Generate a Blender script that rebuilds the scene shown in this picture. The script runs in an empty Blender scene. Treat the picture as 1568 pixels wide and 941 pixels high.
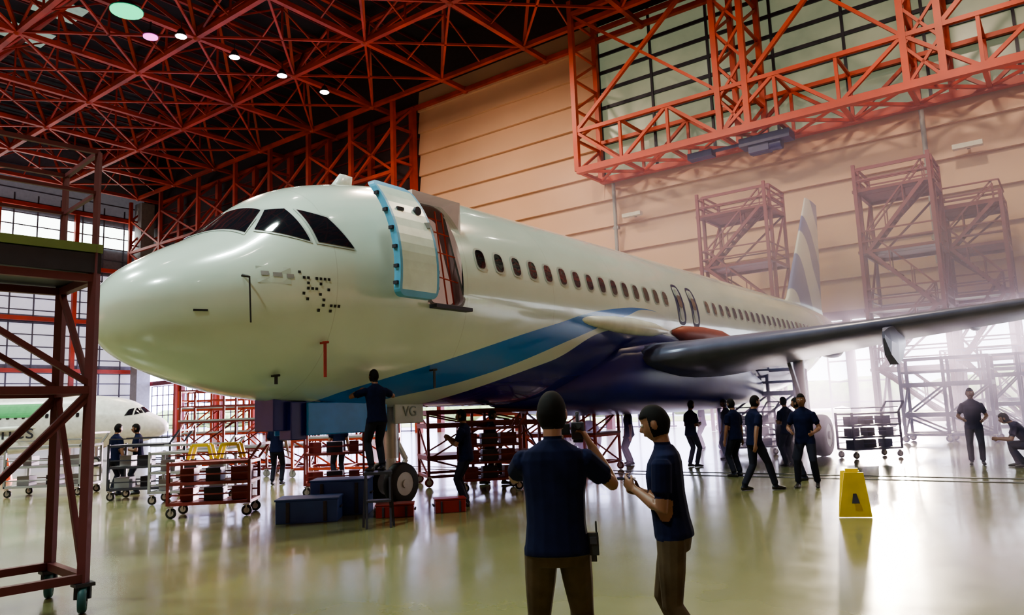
import bpy, bmesh, math, random
import numpy as np
from mathutils import Vector, Matrix
random.seed(4)
HROT=math.atan2(-0.6,0.8)          # hangar frame: local x = m, local y = n
NOSE=Vector((-5.5,9.75)); ZC=3.8; PROT=math.atan2(0.8,0.6)
def Hw(m,n,z=0): return Vector((0.8*m+0.6*n,-0.6*m+0.8*n,z))
try: bpy.context.scene.view_settings.look='AgX - Medium High Contrast'
except Exception as e: print(e)

# ------------------------------------------------------------------ materials
def mat(name,col,rough=.5,metal=0,var=.12,scale=3,emit=None,es=0,bump=0,coat=0,spec=.5):
    m=bpy.data.materials.new(name); m.use_nodes=True; nt=m.node_tree; N=nt.nodes; L=nt.links
    b=N['Principled BSDF']; b.inputs['Roughness'].default_value=rough; b.inputs['Metallic'].default_value=metal
    b.inputs['Coat Weight'].default_value=coat; b.inputs['Specular IOR Level'].default_value=spec
    tc=N.new('ShaderNodeTexCoord'); no=N.new('ShaderNodeTexNoise'); no.inputs['Scale'].default_value=scale; no.inputs['Detail'].default_value=4
    L.new(tc.outputs['Object'],no.inputs['Vector'])
    cr=N.new('ShaderNodeValToRGB'); cr.color_ramp.elements[0].position=.3; cr.color_ramp.elements[1].position=.7
    cr.color_ramp.elements[0].color=(*[c*(1-var) for c in col],1); cr.color_ramp.elements[1].color=(*[min(1,c*(1+var)) for c in col],1)
    L.new(no.outputs['Fac'],cr.inputs['Fac']); L.new(cr.outputs['Color'],b.inputs['Base Color'])
    if emit: b.inputs['Emission Color'].default_value=(*emit,1); b.inputs['Emission Strength'].default_value=es
    if bump:
        bp=N.new('ShaderNodeBump'); bp.inputs['Strength'].default_value=bump; L.new(no.outputs['Fac'],bp.inputs['Height']); L.new(bp.outputs['Normal'],b.inputs['Normal'])
    return m
M={}
def G(k,*a,**kw):
    if k not in M: M[k]=mat(k,*a,**kw)
    return M[k]
red=G('red_steel',(.38,.04,.018),.5,var=.4,scale=.5)
redd=G('dark_red_steel',(.17,.022,.022),.5,var=.25)
white=G('white_paint',(.7,.74,.70),.25)
black=G('black_rubber',(.015,.015,.018),.6)
steel=G('steel',(.4,.4,.42),.35,.7)
dark=G('dark_metal',(.04,.04,.06),.5,.3)
navy=G('navy_paint',(.012,.016,.22),.3)
beige=G('beige_cladding',(.60,.37,.25),.5,var=.1,scale=.12)
grey=G('grey_paint',(.28,.28,.29),.5)
yellow=G('yellow_paint',(.7,.52,.04),.4)
green=G('green_deck',(.16,.22,.08),.6)
glass=G('dark_glass',(.012,.013,.02),.06,coat=1)
brown=G('dock_steel',(.20,.035,.045),.5)

# ------------------------------------------------------------------ mesh builder
class MB:
    def __init__(s): s.v=[];s.f=[];s.m=[];s.sm=[]
    def add(s,vs,fs,mi=0,sm=False):
        o=len(s.v); s.v+=[tuple(v) for v in vs]
        for f in fs: s.f.append([i+o for i in f]); s.m.append(mi); s.sm.append(sm)
    def beam(s,a,b,t=.1,mi=0,t2=None):
        a=Vector(a);b=Vector(b);d=b-a
        if d.length<1e-6: return
        d.normalize(); up=Vector((0,0,1)) if abs(d.z)<.95 else Vector((0,1,0))
        x=d.cross(up).normalized()*t/2; y=x.cross(d).normalized()*(t2 or t)/2
        vs=[p+q for p in (a,b) for q in (x+y,-x+y,-x-y,x-y)]
        s.add(vs,[(0,1,2,3),(7,6,5,4),(0,4,5,1),(1,5,6,2),(2,6,7,3),(3,7,4,0)],mi)
    def box(s,c,size,mi=0,rz=0,mt=None):
        hx,hy,hz=[k/2 for k in size]; R=Matrix.Rotation(rz,3,'Z') if mt is None else mt
        vs=[Vector(c)+R@Vector((x*hx,y*hy,z*hz)) for z in(-1,1) for x,y in((-1,-1),(1,-1),(1,1),(-1,1))]
        s.add(vs,[(0,3,2,1),(4,5,6,7),(0,1,5,4),(1,2,6,5),(2,3,7,6),(3,0,4,7)],mi)
    def cyl(s,a,b,r,mi=0,seg=14,r2=None,sm=True):
        a=Vector(a);b=Vector(b);d=(b-a).normalized(); r2=r if r2 is None else r2
        up=Vector((0,0,1)) if abs(d.z)<.95 else Vector((0,1,0)); x=d.cross(up).normalized(); y=x.cross(d)
        vs=[p+(x*math.cos(t)+y*math.sin(t))*q for p,q in((a,r),(b,r2)) for t in [2*math.pi*i/seg for i in range(seg)]]
        s.add(vs,[(i,(i+1)%seg,(i+1)%seg+seg,i+seg) for i in range(seg)],mi,sm)
        s.add(vs[:seg],[list(range(seg))[::-1]],mi); s.add(vs[seg:],[list(range(seg))],mi)
    def loft(s,rings,mi=0,sm=True,cap=True):
        n=len(rings[0]); vs=[p for r in rings for p in r]; fs=[]
        for k in range(len(rings)-1):
            for i in range(n): fs.append((k*n+i,k*n+(i+1)%n,(k+1)*n+(i+1)%n,(k+1)*n+i))
        if cap: fs.append(list(range(n))[::-1]); fs.append([len(vs)-n+i for i in range(n)])
        s.add(vs,fs,mi,sm)
    def ell(s,c,r,mi=0,seg=16,R=None,fn=None):
        rings=[];c=Vector(c)
        for j in range(1,seg//2+4):
            ph=math.pi*j/(seg//2+4)
            rg=[]
            for i in range(seg):
                th=2*math.pi*i/seg; u=Vector((math.sin(ph)*math.cos(th),math.sin(ph)*math.sin(th),math.cos(ph)))
                p=Vector((u.x*r[0],u.y*r[1],u.z*r[2]))
                if fn: p=fn(u,p)
                if R is not None: p=R@p
                rg.append(c+p)
            rings.append(rg)
        s.loft(rings,mi)
    def tyre(s,c,ax,R,w,mi=0,mh=1):
        c=Vector(c);ax=Vector(ax).normalized()
        prof=[(R*.55,-w*.5),(R*.85,-w*.5),(R*.96,-w*.38),(R,-w*.15),(R,w*.15),(R*.96,w*.38),(R*.85,w*.5),(R*.55,w*.5)]
        up=Vector((0,0,1)); x=ax.cross(up).normalized(); y=x.cross(ax); n=24
        rings=[[c+ax*h+(x*math.cos(2*math.pi*i/n)+y*math.sin(2*math.pi*i/n))*r for i in range(n)] for r,h in prof]
        s.loft(rings,mi,cap=False)
        s.cyl(c-ax*w*.46,c+ax*w*.46,R*.56,mh,18); s.cyl(c-ax*w*.58,c+ax*w*.58,R*.2,mh,10)
    def obj(s,name,mats,loc=(0,0,0),rz=0,parent=None,bevel=0):
        me=bpy.data.meshes.new(name); me.from_pydata(s.v,[],s.f)
        for m in mats: me.materials.append(m)
        me.polygons.foreach_set('material_index',s.m); me.polygons.foreach_set('use_smooth',s.sm); me.update()
        bm=bmesh.new(); bm.from_mesh(me); bmesh.ops.recalc_face_normals(bm,faces=bm.faces); bm.to_mesh(me); bm.free()
        o=bpy.data.objects.new(name,me); bpy.context.scene.collection.objects.link(o)
        o.location=loc; o.rotation_euler=(0,0,rz)
        if parent: o.parent=parent
        if bevel:
            b=o.modifiers.new('bevel','BEVEL'); b.width=bevel; b.segments=2; b.limit_method='ANGLE'
        return o
def empty(name,loc,rz=0):
    e=bpy.data.objects.new(name,None); bpy.context.scene.collection.objects.link(e); e.location=loc; e.rotation_euler=(0,0,rz); e.empty_display_size=.3; return e

# ------------------------------------------------------------------ room
def floor_mat():
    m=bpy.data.materials.new('epoxy_floor'); m.use_nodes=True; nt=m.node_tree;N=nt.nodes;L=nt.links;b=N['Principled BSDF']
    tc=N.new('ShaderNodeTexCoord'); n1=N.new('ShaderNodeTexNoise'); n1.inputs['Scale'].default_value=.35; n1.inputs['Detail'].default_value=6
    n2=N.new('ShaderNodeTexNoise'); n2.inputs['Scale'].default_value=2.2; n2.inputs['Detail'].default_value=8
    L.new(tc.outputs['Object'],n1.inputs['Vector']);L.new(tc.outputs['Object'],n2.inputs['Vector'])
    cr=N.new('ShaderNodeValToRGB'); e=cr.color_ramp.elements; e[0].position=.3;e[1].position=.75
    e[0].color=(.165,.165,.075,1); e[1].color=(.235,.23,.11,1); L.new(n1.outputs['Fac'],cr.inputs['Fac']); L.new(cr.outputs['Color'],b.inputs['Base Color'])
    mr=N.new('ShaderNodeMapRange'); mr.inputs['To Min'].default_value=.14; mr.inputs['To Max'].default_value=.28
    L.new(n2.outputs['Fac'],mr.inputs['Value']); L.new(mr.outputs['Result'],b.inputs['Roughness'])
    bp=N.new('ShaderNodeBump'); bp.inputs['Strength'].default_value=.03; bp.inputs['Distance'].default_value=.05
    L.new(n1.outputs['Fac'],bp.inputs['Height']); L.new(bp.outputs['Normal'],b.inputs['Normal'])
    b.inputs['Coat Weight'].default_value=.3; b.inputs['Coat Roughness'].default_value=.09
    return m
ML,MR,NN,NF=-92,30,-30,46.5
ZB=28.3; ZT=33.0; ZW=34.1
fl=MB(); fl.box(((ML+MR)/2,(NN+NF)/2,-.1),(MR-ML,NF-NN,.2)); fl.obj('floor',[floor_mat()],rz=HROT)
tr=MB()
for n in (16.2,16.9): tr.box((-30,n,.004),(118,.09,.012))
tr.obj('floor_track',[dark],rz=HROT)
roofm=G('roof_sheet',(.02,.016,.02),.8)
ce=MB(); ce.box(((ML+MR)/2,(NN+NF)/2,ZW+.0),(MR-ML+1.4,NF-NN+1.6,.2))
for k in range(60): ce.box((ML+2*k+1,(NN+NF)/2,ZT+.72),(.12,NF-NN-.4,.16),1)
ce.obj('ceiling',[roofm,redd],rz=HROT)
sky=MB()
for m in (-66,-60,-54):
    for n in (12,17.5,23): sky.box((m,n,ZT+.6),(3,3.2,.05))
sky.obj('skylight_panels',[mat('skylight',(.4,.5,.45),.5,emit=(.5,.8,.65),es=.3)],rz=HROT)

def siding(mb,m0,m1,z0,z1,n,h=1.95,pr=.26,mi=0):
    z=z0
    while z<z1-.01:
        zt=min(z+h,z1)
        mb.add([(m0,n-pr,z),(m1,n-pr,z),(m1,n,zt),(m0,n,zt),(m0,n+.3,z),(m1,n+.3,z),(m1,n+.3,zt),(m0,n+.3,zt)],
               [(0,1,2,3),(0,4,5,1),(3,2,6,7),(5,4,7,6),(0,3,7,4),(1,5,6,2)],mi)
        z=zt
MB_=-44.3
wf=MB(); siding(wf,MB_,-26,6.5,29.9,NF); siding(wf,-26,MR,6.5,17.6,NF)
wf.box(((ML+MB_)/2,NF+.2,20.5),(MB_-ML,.3,28.0-6.5+1),1)
wf.box(((ML+MR)/2,NF+.3,31.5),(MR-ML,.3,5.2),1)
wf.box(((ML+MR)/2,NF-.1,6.3),(MR-ML,.5,.5),2)
for z in np.arange(8,29,1.6): wf.box(((ML+MB_)/2,NF-.02,z),(MB_-ML,.12,.12),2)
wf.obj('wall_far',[beige,G('wall_dark',(.05,.03,.035),.7),redd],rz=HROT)
wg=MB(); wg.box(((MR-26)/2,NF+.1,23.6),(MR+26,.1,12),0)
z=17.8
while z<29.5: wg.box(((MR-26)/2,NF+.0,z),(MR+26,.16,.24),1); z+=1.35
m=-26
while m<MR: wg.box((m,NF-.02,23.6),(.16,.2,12),1); m+=4.2
wg.obj('window_1',[mat('clerestory_glass',(.22,.23,.2),.3,emit=(.55,.66,.42),es=.22,var=.5,scale=.25),dark],rz=HROT)
wg=MB(); 
for k in range(7): wg.box((-48-6.5*k,NF-.05,17.5),(2.2,.1,1.0)); 
wg.obj('window_2',[mat('pale_glass',(.5,.5,.5),.3,emit=(1,.85,.85),es=.7)],rz=HROT)
for m in (-25.0,-5.5,14):
    dp=MB(); dp.cyl((0,0,8.6),(0,0,17.2),.13); dp.box((0,.1,10),(.4,.3,.2)); dp.box((0,.1,14),(.4,.3,.2))
    dp.obj('downpipe',[grey],loc=Hw(m,NF-.62),rz=HROT)
for k in range(3):
    wl=MB(); wl.box((0,-.2,0),(1.4,.4,.25),0); wl.box((0,.1,0),(.15,.5,.15),1)
    wl.obj('wall_floodlight',[G('flood_lens',(.6,.55,.5),.3),dark],loc=Hw(-23.5+20*k,NF-.75,14.6),rz=HROT)

lw=MB(); lw.box((ML-.15,(NN+NF)/2,ZW/2),(.3,NF-NN+.6,ZW),0)
lw.obj('wall_left',[G('wall_grey',(.16,.16,.2),.7)],rz=HROT)
gw=MB()
gw.box((ML+.12,22,24.0),(.1,48,2.6),0)
for z0,z1 in ((8.5,13),(14,19.2),(1,7.5)):
    gw.box((ML+.12,22,(z0+z1)/2),(.1,48,z1-z0),1)
gw.box((ML+.12,22,28),(.1,48,3.4),3)
n=-2
while n<46.4: gw.box((ML+.2,n,14),(.12,.14,27),2); n+=2.4
for z in np.arange(1,31,1.35): gw.box((ML+.2,22,z),(.12,48,.12),2)
gw.obj('window_3',[mat('bright_glass',(.7,.7,.7),.4,emit=(.9,1,.95),es=6),mat('translucent_sheet',(.5,.5,.52),.5,emit=(.8,.8,1),es=.6),G('mullion',(.10,.10,.14),.6),mat('dim_sheet',(.2,.2,.22),.5,emit=(.6,.6,.7),es=.1)],rz=HROT)
lb=MB()
for z in (7.8,13.5,19.8,26.2): lb.box((ML+.7,10,z),(.5,72,.45))
for n in range(-26,46,8): lb.box((ML+.6,n,13),(.45,.45,26))
lb.obj('wall_girt',[red],rz=HROT)
wr=MB(); wr.box((MR+.15,(NN+NF)/2,ZW/2),(.3,NF-NN+.6,ZW)); wr.obj('wall_right',[beige],rz=HROT)
wn=MB(); wn.box(((ML+MR)/2,NN-.15,ZW/2),(MR-ML,.3,ZW)); wn.obj('wall_near',[beige],rz=HROT)

dr=MB()
for m in range(ML+1,MR,8): dr.box((m+.5,NF-.2,3.1),(.45,.45,6.2),0)
dr.obj('trim_1',[redd],rz=HROT)
gl=MB()
for a,b in ((-91,-46),(-30,-22),(-12,-8),(2,12)):
    m=a
    while m<=b: gl.box((m,NF+.7,3),(.09,.09,6)); m+=1.3
    for z in (.1,1.3,2.5,3.7,4.9,6): gl.box(((a+b)/2,NF+.7,z),(b-a,.09,.1))
gl.obj('door_1',[dark],rz=HROT)
og=MB(); og.box((-30,122,-.12),(500,150,.2),0); og.box((-30,75,-.0),(500,22,.06),1)
og.obj('apron_ground',[mat('apron_concrete',(.5,.5,.5),.8),mat('grass',(.36,.44,.10),.9,scale=.3)],rz=HROT)
th=MB()
for k in range(60):
    x=-260+k*8+random.uniform(-2,2); th.ell((x,100+random.uniform(-3,3),2.0),(5,3.5,random.uniform(1.6,2.8)),0,10)
th.obj('tree_line',[mat('foliage',(.34,.48,.14),.9,scale=1,var=.5)],rz=HROT)

# roof space frame
sf=MB(); sp=8.2
ns=[35.0+sp*i for i in range(-7,2)]+[46.1]; ms=[-38.6+sp*j for j in range(-6,9)]
for n in ns:
    for a,b in zip(ms[:-1],ms[1:]): sf.beam((a,n,ZB),(b,n,ZB),.34)
for m in ms:
    for a,b in zip(ns[:-1],ns[1:]): sf.beam((m,a,ZB),(m,b,ZB),.34)
nt_=[n+sp/2 for n in ns[:-2]]; mt_=[m+sp/2 for m in ms[:-1]]
for i,n in enumerate(nt_):
    n=min(n,46)
    for j,m in enumerate(mt_):
        if j+1<len(mt_): sf.beam((m,n,ZT),(mt_[j+1],n,ZT),.28)
        if i+1<len(nt_): sf.beam((m,n,ZT),(m,min(46,nt_[i+1]),ZT),.28)
        for dn in (0,1):
            for dm in (0,1): sf.beam((m,n,ZT),(ms[j+dm],ns[i+dn],ZB),.22)
        cx,cy=(ms[j]+ms[j+1])/2,(ns[i]+ns[i+1])/2; zm=(ZB+ZT)/2
        sf.beam((ms[j],ns[i],ZB),(ms[j+1],ns[i+1],ZB),.15); sf.beam((ms[j+1],ns[i],ZB),(ms[j],ns[i+1],ZB),.15)
        sf.beam((cx,cy,ZB),(cx,cy,ZT),.12)
        sf.beam((cx-sp/2,cy,ZB),(cx,cy,zm),.1); sf.beam((cx,cy-sp/2,ZB),(cx,cy,zm),.1); sf.beam((cx,cy+sp/2,ZB),(cx,cy,zm),.1)
        c=(cx,ns[i],ZB)
        sf.beam(c,(c[0],c[1],ZB+2.4),.12); sf.beam((ms[j],ns[i],ZB),(c[0],c[1],ZB+2.4),.14); sf.beam((ms[j+1],ns[i],ZB),(c[0],c[1],ZB+2.4),.14)
for n in ns:
    for m in ms: sf.ell((m,n,ZB),(.32,.32,.32),0,8)
sf.obj('roof_truss',[red],rz=HROT)

wc=MB()
ms2=[-44.6,-50,-56,-62,-68,-75,-83,-90]
for i,m in enumerate(ms2):
    wc.beam((m,NF-.6,0),(m,NF-.6,ZB),.5); wc.beam((m,NF-3,14),(m,NF-3,ZB),.35)
    for z in np.arange(14,ZB,3): wc.beam((m,NF-3,z),(m,NF-.6,min(ZB,z+3)),.2); wc.beam((m,NF-3,z),(m,NF-.6,z),.2)
    if i+1<len(ms2):
        b=ms2[i+1]
        for z in (14,18,22):
            wc.beam((m,NF-3,z),(b,NF-3,z),.3); wc.beam((m,NF-3,z),(b,NF-3,z+4),.2); wc.beam((b,NF-3,z),(m,NF-3,z+4),.2); wc.beam((m,NF-.6,z+2),(b,NF-.6,z+2),.2)
wc.obj('wall_bracing_truss',[red],rz=HROT)
cc=MB(); cc.beam((ML+2.2,NF-1.4,0),(ML+2.2,NF-1.4,ZB),1.6); cc.obj('corner_column',[grey],rz=HROT)

bt=MB(); a0,a1=-26,20; nf,nb=42.8,46.0; zb=17.6; z2=20.4
for n in (nf,nb):
    for z,t in ((zb,.42),(z2,.25),(29,.3)): bt.beam((a0,n,z),(a1,n,z),t)
P=[a0+3.4*i for i in range(14)]
for i,m in enumerate(P):
    bt.beam((m,nf,zb),(m,nb,zb),.22); bt.beam((m,nf,z2),(m,nb,z2),.16)
    if i%3==0:
        for q in (m,m+1.7) if i else (m,):
            bt.beam((q,nf,zb),(q,nf,30),.34); bt.beam((q,nb,zb),(q,nb,30),.34)
            for k in range(5): 
                z=zb+2.2*k; bt.beam((q,nf,z),(q,nb,z+2.2),.16); bt.beam((q,nf,z+2.2),(q,nb,z+2.2),.16)
        if i:
            for k in range(5): z=zb+2.2*k; bt.beam((m,nf,z),(m+1.7,nf,z+2.2),.15);bt.beam((m,nf,z+2.2),(m+1.7,nf,z),.15)
    else: bt.beam((m,nf,zb),(m,nf,z2),.18); bt.beam((m,nb,zb),(m,nb,z2),.18)
    if i+1<len(P):
        q=P[i+1]; 
        bt.beam((m,nf,zb),(q,nb,zb),.18); bt.beam((m,nb,zb),(q,nf,zb),.14)
        if i%2: bt.beam((m,nf,zb),(q,nf,z2),.2); bt.beam((m,nb,zb),(q,nb,z2),.2)
        else: bt.beam((q,nf,zb),(m,nf,z2),.2); bt.beam((q,nb,zb),(m,nb,z2),.2)
    if i%3==0 and i+3<len(P):
        bt.beam((m+(1.7 if i else 0),nf,z2),(P[i+3],nf,29),.24); bt.beam((P[i+3],nf,z2),(m+(1.7 if i else 0),nf,29),.18)
bt.obj('box_truss',[G('orange_red_steel',(.46,.06,.025),.45,var=.2,scale=.5)],rz=HROT)
ho=MB(); 
ho.box((-13.5,44,17.0),(3.0,1.1,.5)); ho.box((-13.9,44,16.6),(1.2,.8,.6)); ho.cyl((-14.5,44,16.6),(-12.6,44,16.6),.35); ho.box((-17.6,44,17.0),(1.6,.7,.4)); ho.beam((-17,44,17.1),(-14,44,17.1),.16)
ho.obj('crane_hoist',[G('hoist_blue',(.01,.015,.11),.4)],rz=HROT)

# ------------------------------------------------------------------ lamps
hb=MB(); lampm=mat('lamp_glow',(1,1,1),.4,emit=(1,.93,.8),es=60)
def area(name,loc,size,power,col):
    l=bpy.data.lights.new(name,'AREA'); l.shape='DISK'; l.size=size; l.energy=power; l.color=col
    o=bpy.data.objects.new(name,l); bpy.context.scene.collection.objects.link(o); o.location=loc; return o
def lampfix(m,n,z=ZB-1.1):
    hb.cyl((m,n,z),(m,n,z+.5),.4,0,16,.15); hb.cyl((m,n,z-.03),(m,n,z-.005),.34,1,16); hb.cyl((m,n,z+.5),(m,n,z+1.1),.03,0,6)
for n in (25,29,33,37): lampfix(-45.6,n)
for n in (-10,2,14,26,38):
    for m in (-20,-4,12): lampfix(m,n)
hb.obj('high_bay_lamps',[dark,lampm],rz=HROT)
wc_=(1,.76,.55); nc_=(.82,1,.90)
for n,m,p,c in ((-12,-6,5200,nc_),(-4,-24,5400,nc_),(4,-10,3600,nc_),(8,-40,4800,nc_),(25,-22,3400,wc_),(25,-45,2900,wc_),(28,-70,2000,wc_),(30,-4,2900,wc_),(33,-32,2600,wc_),(34,10,1900,wc_)):
    area('bay_light',Hw(m,n,ZB-1.5),2.2,p,c)
gp=Hw(-45,21.1,ZB-1.2); area('green_light',gp,1.2,4200,(.12,1,.5))
gl=MB(); gl.cyl((0,0,.1),(0,0,.7),1.0,0,20,.3); gl.cyl((0,0,0),(0,0,.08),.95,1,20); gl.beam((0,0,.7),(0,0,1.2),.1)
gl.obj('discharge_lamp',[dark,mat('green_glow',(.02,.4,.2),.4,emit=(.01,1,.4),es=1.6)],loc=gp+Vector((0,0,-.02)))
gl=MB(); gl.cyl((0,0,.1),(0,0,.5),.5,0,20,.2); gl.cyl((0,0,0),(0,0,.08),.45,1,20); gl.beam((0,0,.5),(0,0,1.1),.1)
gl.obj('discharge_lamp',[dark,mat('pink_glow',(.5,.2,.4),.4,emit=(1,.12,.7),es=3)],loc=Hw(-46.5,23.4,ZB-1.5))

W=bpy.data.worlds.new('World'); bpy.context.scene.world=W; W.use_nodes=True
bg=W.node_tree.nodes['Background']; bg.inputs['Color'].default_value=(.60,.60,1,1); bg.inputs['Strength'].default_value=15
sl=bpy.data.lights.new('sun','SUN'); sl.energy=26; sl.angle=math.radians(4); sl.color=(1,.74,.86)
so=bpy.data.objects.new('sun',sl); bpy.context.scene.collection.objects.link(so)
sd=Vector((.43,.90,math.tan(math.radians(5.5)))); so.rotation_euler=sd.to_track_quat('Z','Y').to_euler(); so.location=(40,70,30)
# scatter volume added in the doorway bay to imitate lens glare
hz=MB(); hz.box((8,31.5,4.3),(40,29,8.4),0)
hm=bpy.data.materials.new('lens_glare_volume'); hm.use_nodes=True; nt=hm.node_tree; nt.nodes.clear(); o_=nt.nodes.new('ShaderNodeOutputMaterial'); vs_=nt.nodes.new('ShaderNodeVolumeScatter'); vs_.inputs['Density'].default_value=.042; vs_.inputs['Anisotropy'].default_value=.5; vs_.inputs['Color'].default_value=(.78,.68,1,1); nt.links.new(vs_.outputs[0],o_.inputs['Volume'])
hz.obj('lens_glare_haze',[hm],rz=HROT)

# ------------------------------------------------------------------ aircraft
class Tab:
    def __init__(s,pts): s.x=[math.sqrt(max(0,p[0])) for p in pts]; s.y=[p[1] for p in pts]
    def __call__(s,v):
        v=math.sqrt(max(0,v)); x,y=s.x,s.y
        if v<=x[0]: return y[0]
        if v>=x[-1]: return y[-1]
        k=max(i for i in range(len(x)-1) if x[i]<=v)
        def sl(i): return (y[i+1]-y[i])/(x[i+1]-x[i])
        def tan(i):
            if i==0: return sl(0)
            if i==len(x)-1: return sl(i-1)
            a,b=sl(i-1),sl(i); return 0 if a*b<=0 else 2*a*b/(a+b)
        h=x[k+1]-x[k]; t=(v-x[k])/h; a,b=tan(k)*h,tan(k+1)*h
        return y[k]*(2*t**3-3*t*t+1)+a*(t**3-2*t*t+t)+y[k+1]*(-2*t**3+3*t*t)+b*(t**3-t*t)
FT=Tab([(0,-.7),(.1,-.36),(.3,-.12),(.6,.1),(1,.34),(1.3,.5),(1.5,.64),(1.8,.90),(2.1,1.16),(2.4,1.36),(2.8,1.55),(3.2,1.68),(3.9,1.84),(5,1.99),(6.2,2.05),(30,2.07),(34,1.95),(36.5,1.7),(37.5,1.5)])
FB=Tab([(0,-.7),(.1,-1.04),(.3,-1.24),(.6,-1.4),(1,-1.55),(1.5,-1.7),(2,-1.81),(3,-1.94),(4,-2.02),(5.5,-2.07),(24,-2.07),(26,-1.9),(29,-1.3),(32,-.5),(35,.35),(36.5,.75),(37.5,1.0)])
FW=Tab([(0,0),(.1,.38),(.3,.66),(.6,.93),(1,1.17),(1.5,1.4),(2,1.56),(2.5,1.68),(3,1.77),(4,1.9),(5,1.95),(6,1.975),(24,1.975),(27,1.85),(30,1.5),(33,1.0),(35.5,.6),(37,.34),(37.5,.22)])
FC=Tab([(0,-.7),(1,-.5),(2,-.3),(3,-.15),(4,-.05),(5.5,0),(24,0),(28,.3),(32,.75),(36,1.2),(37.5,1.25)])
def surf(s,th):     # th from top, positive to port (local -y)
    w,c=FW(s),FC(s); hz=(FT(s)-c) if math.cos(th)>=0 else (c-FB(s))
    return Vector((s,-w*math.sin(th),c+hz*math.cos(th)))
def th_of(s,z):
    c=FC(s); h=(FT(s)-c) if z>=c else (c-FB(s)); return math.acos(max(-1,min(1,(z-c)/h)))
def soff(s,th,off):
    p=surf(s,th); a=surf(s+.01,th)-surf(s-.01,th); b=surf(s,th+.01)-surf(s,th-.01); n=a.cross(b)
    n.normalize()
    if n.dot(p-Vector((s,0,FC(s))))<0: n=-n
    return p+n*off
def sz(s,z,off=0,sg=1):
    p=soff(s,th_of(s,z),off); p.y*=sg; return p
def fus_mat():
    m=bpy.data.materials.new('fuselage_livery'); m.use_nodes=True; nt=m.node_tree;N=nt.nodes;L=nt.links;b=N['Principled BSDF']
    tc=N.new('ShaderNodeTexCoord'); sx=N.new('ShaderNodeSeparateXYZ'); L.new(tc.outputs['Object'],sx.inputs[0])
    u=N.new('ShaderNodeMath'); u.operation='DIVIDE'; u.inputs[1].default_value=40; L.new(sx.outputs['X'],u.inputs[0])
    zz=N.new('ShaderNodeMath'); zz.operation='MULTIPLY_ADD'; zz.inputs[1].default_value=.2; zz.inputs[2].default_value=.5; L.new(sx.outputs['Z'],zz.inputs[0])
    def below(pts):
        c=N.new('ShaderNodeFloatCurve'); cv=c.mapping.curves[0]
        P=[(s/40,z*.2+.5) for s,z in pts]
        cv.points[0].location=P[0]; cv.points[1].location=P[-1]
        for p in P[1:-1]: cv.points.new(*p)
        for p in cv.points: p.handle_type='AUTO_CLAMPED'
        c.mapping.update(); L.new(u.outputs[0],c.inputs['Value'])
        g=N.new('ShaderNodeMath'); g.operation='GREATER_THAN'; L.new(c.outputs[0],g.inputs[0]); L.new(zz.outputs[0],g.inputs[1]); return g.outputs[0]
    def mix(f,a,bc):
        x=N.new('ShaderNodeMix'); x.data_type='RGBA'; L.new(f,x.inputs['Factor'])
        if isinstance(a,tuple): x.inputs[6].default_value=(*a,1)
        else: L.new(a,x.inputs[6])
        x.inputs[7].default_value=(*bc,1); return x.outputs[2]
    no=N.new('ShaderNodeTexNoise'); no.inputs['Scale'].default_value=.8; no.inputs['Detail'].default_value=5; L.new(tc.outputs['Object'],no.inputs['Vector'])
    cr=N.new('ShaderNodeValToRGB'); cr.color_ramp.elements[0].position=.35; cr.color_ramp.elements[0].color=(.55,.66,.61,1); cr.color_ramp.elements[1].position=.7; cr.color_ramp.elements[1].color=(.62,.73,.68,1)
    L.new(no.outputs['Fac'],cr.inputs['Fac']); col=cr.outputs['Color']
    br=N.new('ShaderNodeMath'); br.operation='FRACT'; dv=N.new('ShaderNodeMath'); dv.operation='DIVIDE'; dv.inputs[1].default_value=2.65; L.new(sx.outputs['X'],dv.inputs[0]); L.new(dv.outputs[0],br.inputs[0])
    lt=N.new('ShaderNodeMath'); lt.operation='LESS_THAN'; lt.inputs[1].default_value=.005; L.new(br.outputs[0],lt.inputs[0])
    hf=N.new('ShaderNodeMath'); hf.operation='MULTIPLY'; hf.inputs[1].default_value=.25; L.new(lt.outputs[0],hf.inputs[0])
    col=mix(hf.outputs[0],col,(.25,.27,.27))
    col=mix(below([(0,-2.4),(2.4,-2.3),(3.5,-1.78),(5.2,-1.28),(8,-.52),(10.3,-.02),(12,.12),(14,-.3),(22,-.9),(40,-1.5)]),col,(.012,.18,.62))
    col=mix(below([(0,-2.5),(3.4,-2.3),(4.2,-2.0),(6,-1.62),(9,-.7),(11,-.12),(12.2,.1),(14,-.3),(22,-.9),(40,-1.5)]),col,(.58,.66,.64))
    col=mix(below([(0,-2.5),(4.6,-2.3),(5.6,-2.02),(8.2,-1.25),(11.5,-.42),(14,-.5),(22,-1.0),(30,-1.3),(40,-1.4)]),col,(.012,.016,.23))
    L.new(col,b.inputs['Base Color']); b.inputs['Roughness'].default_value=.2; b.inputs['Coat Weight'].default_value=.7; b.inputs['Coat Roughness'].default_value=.05
    return m
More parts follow.
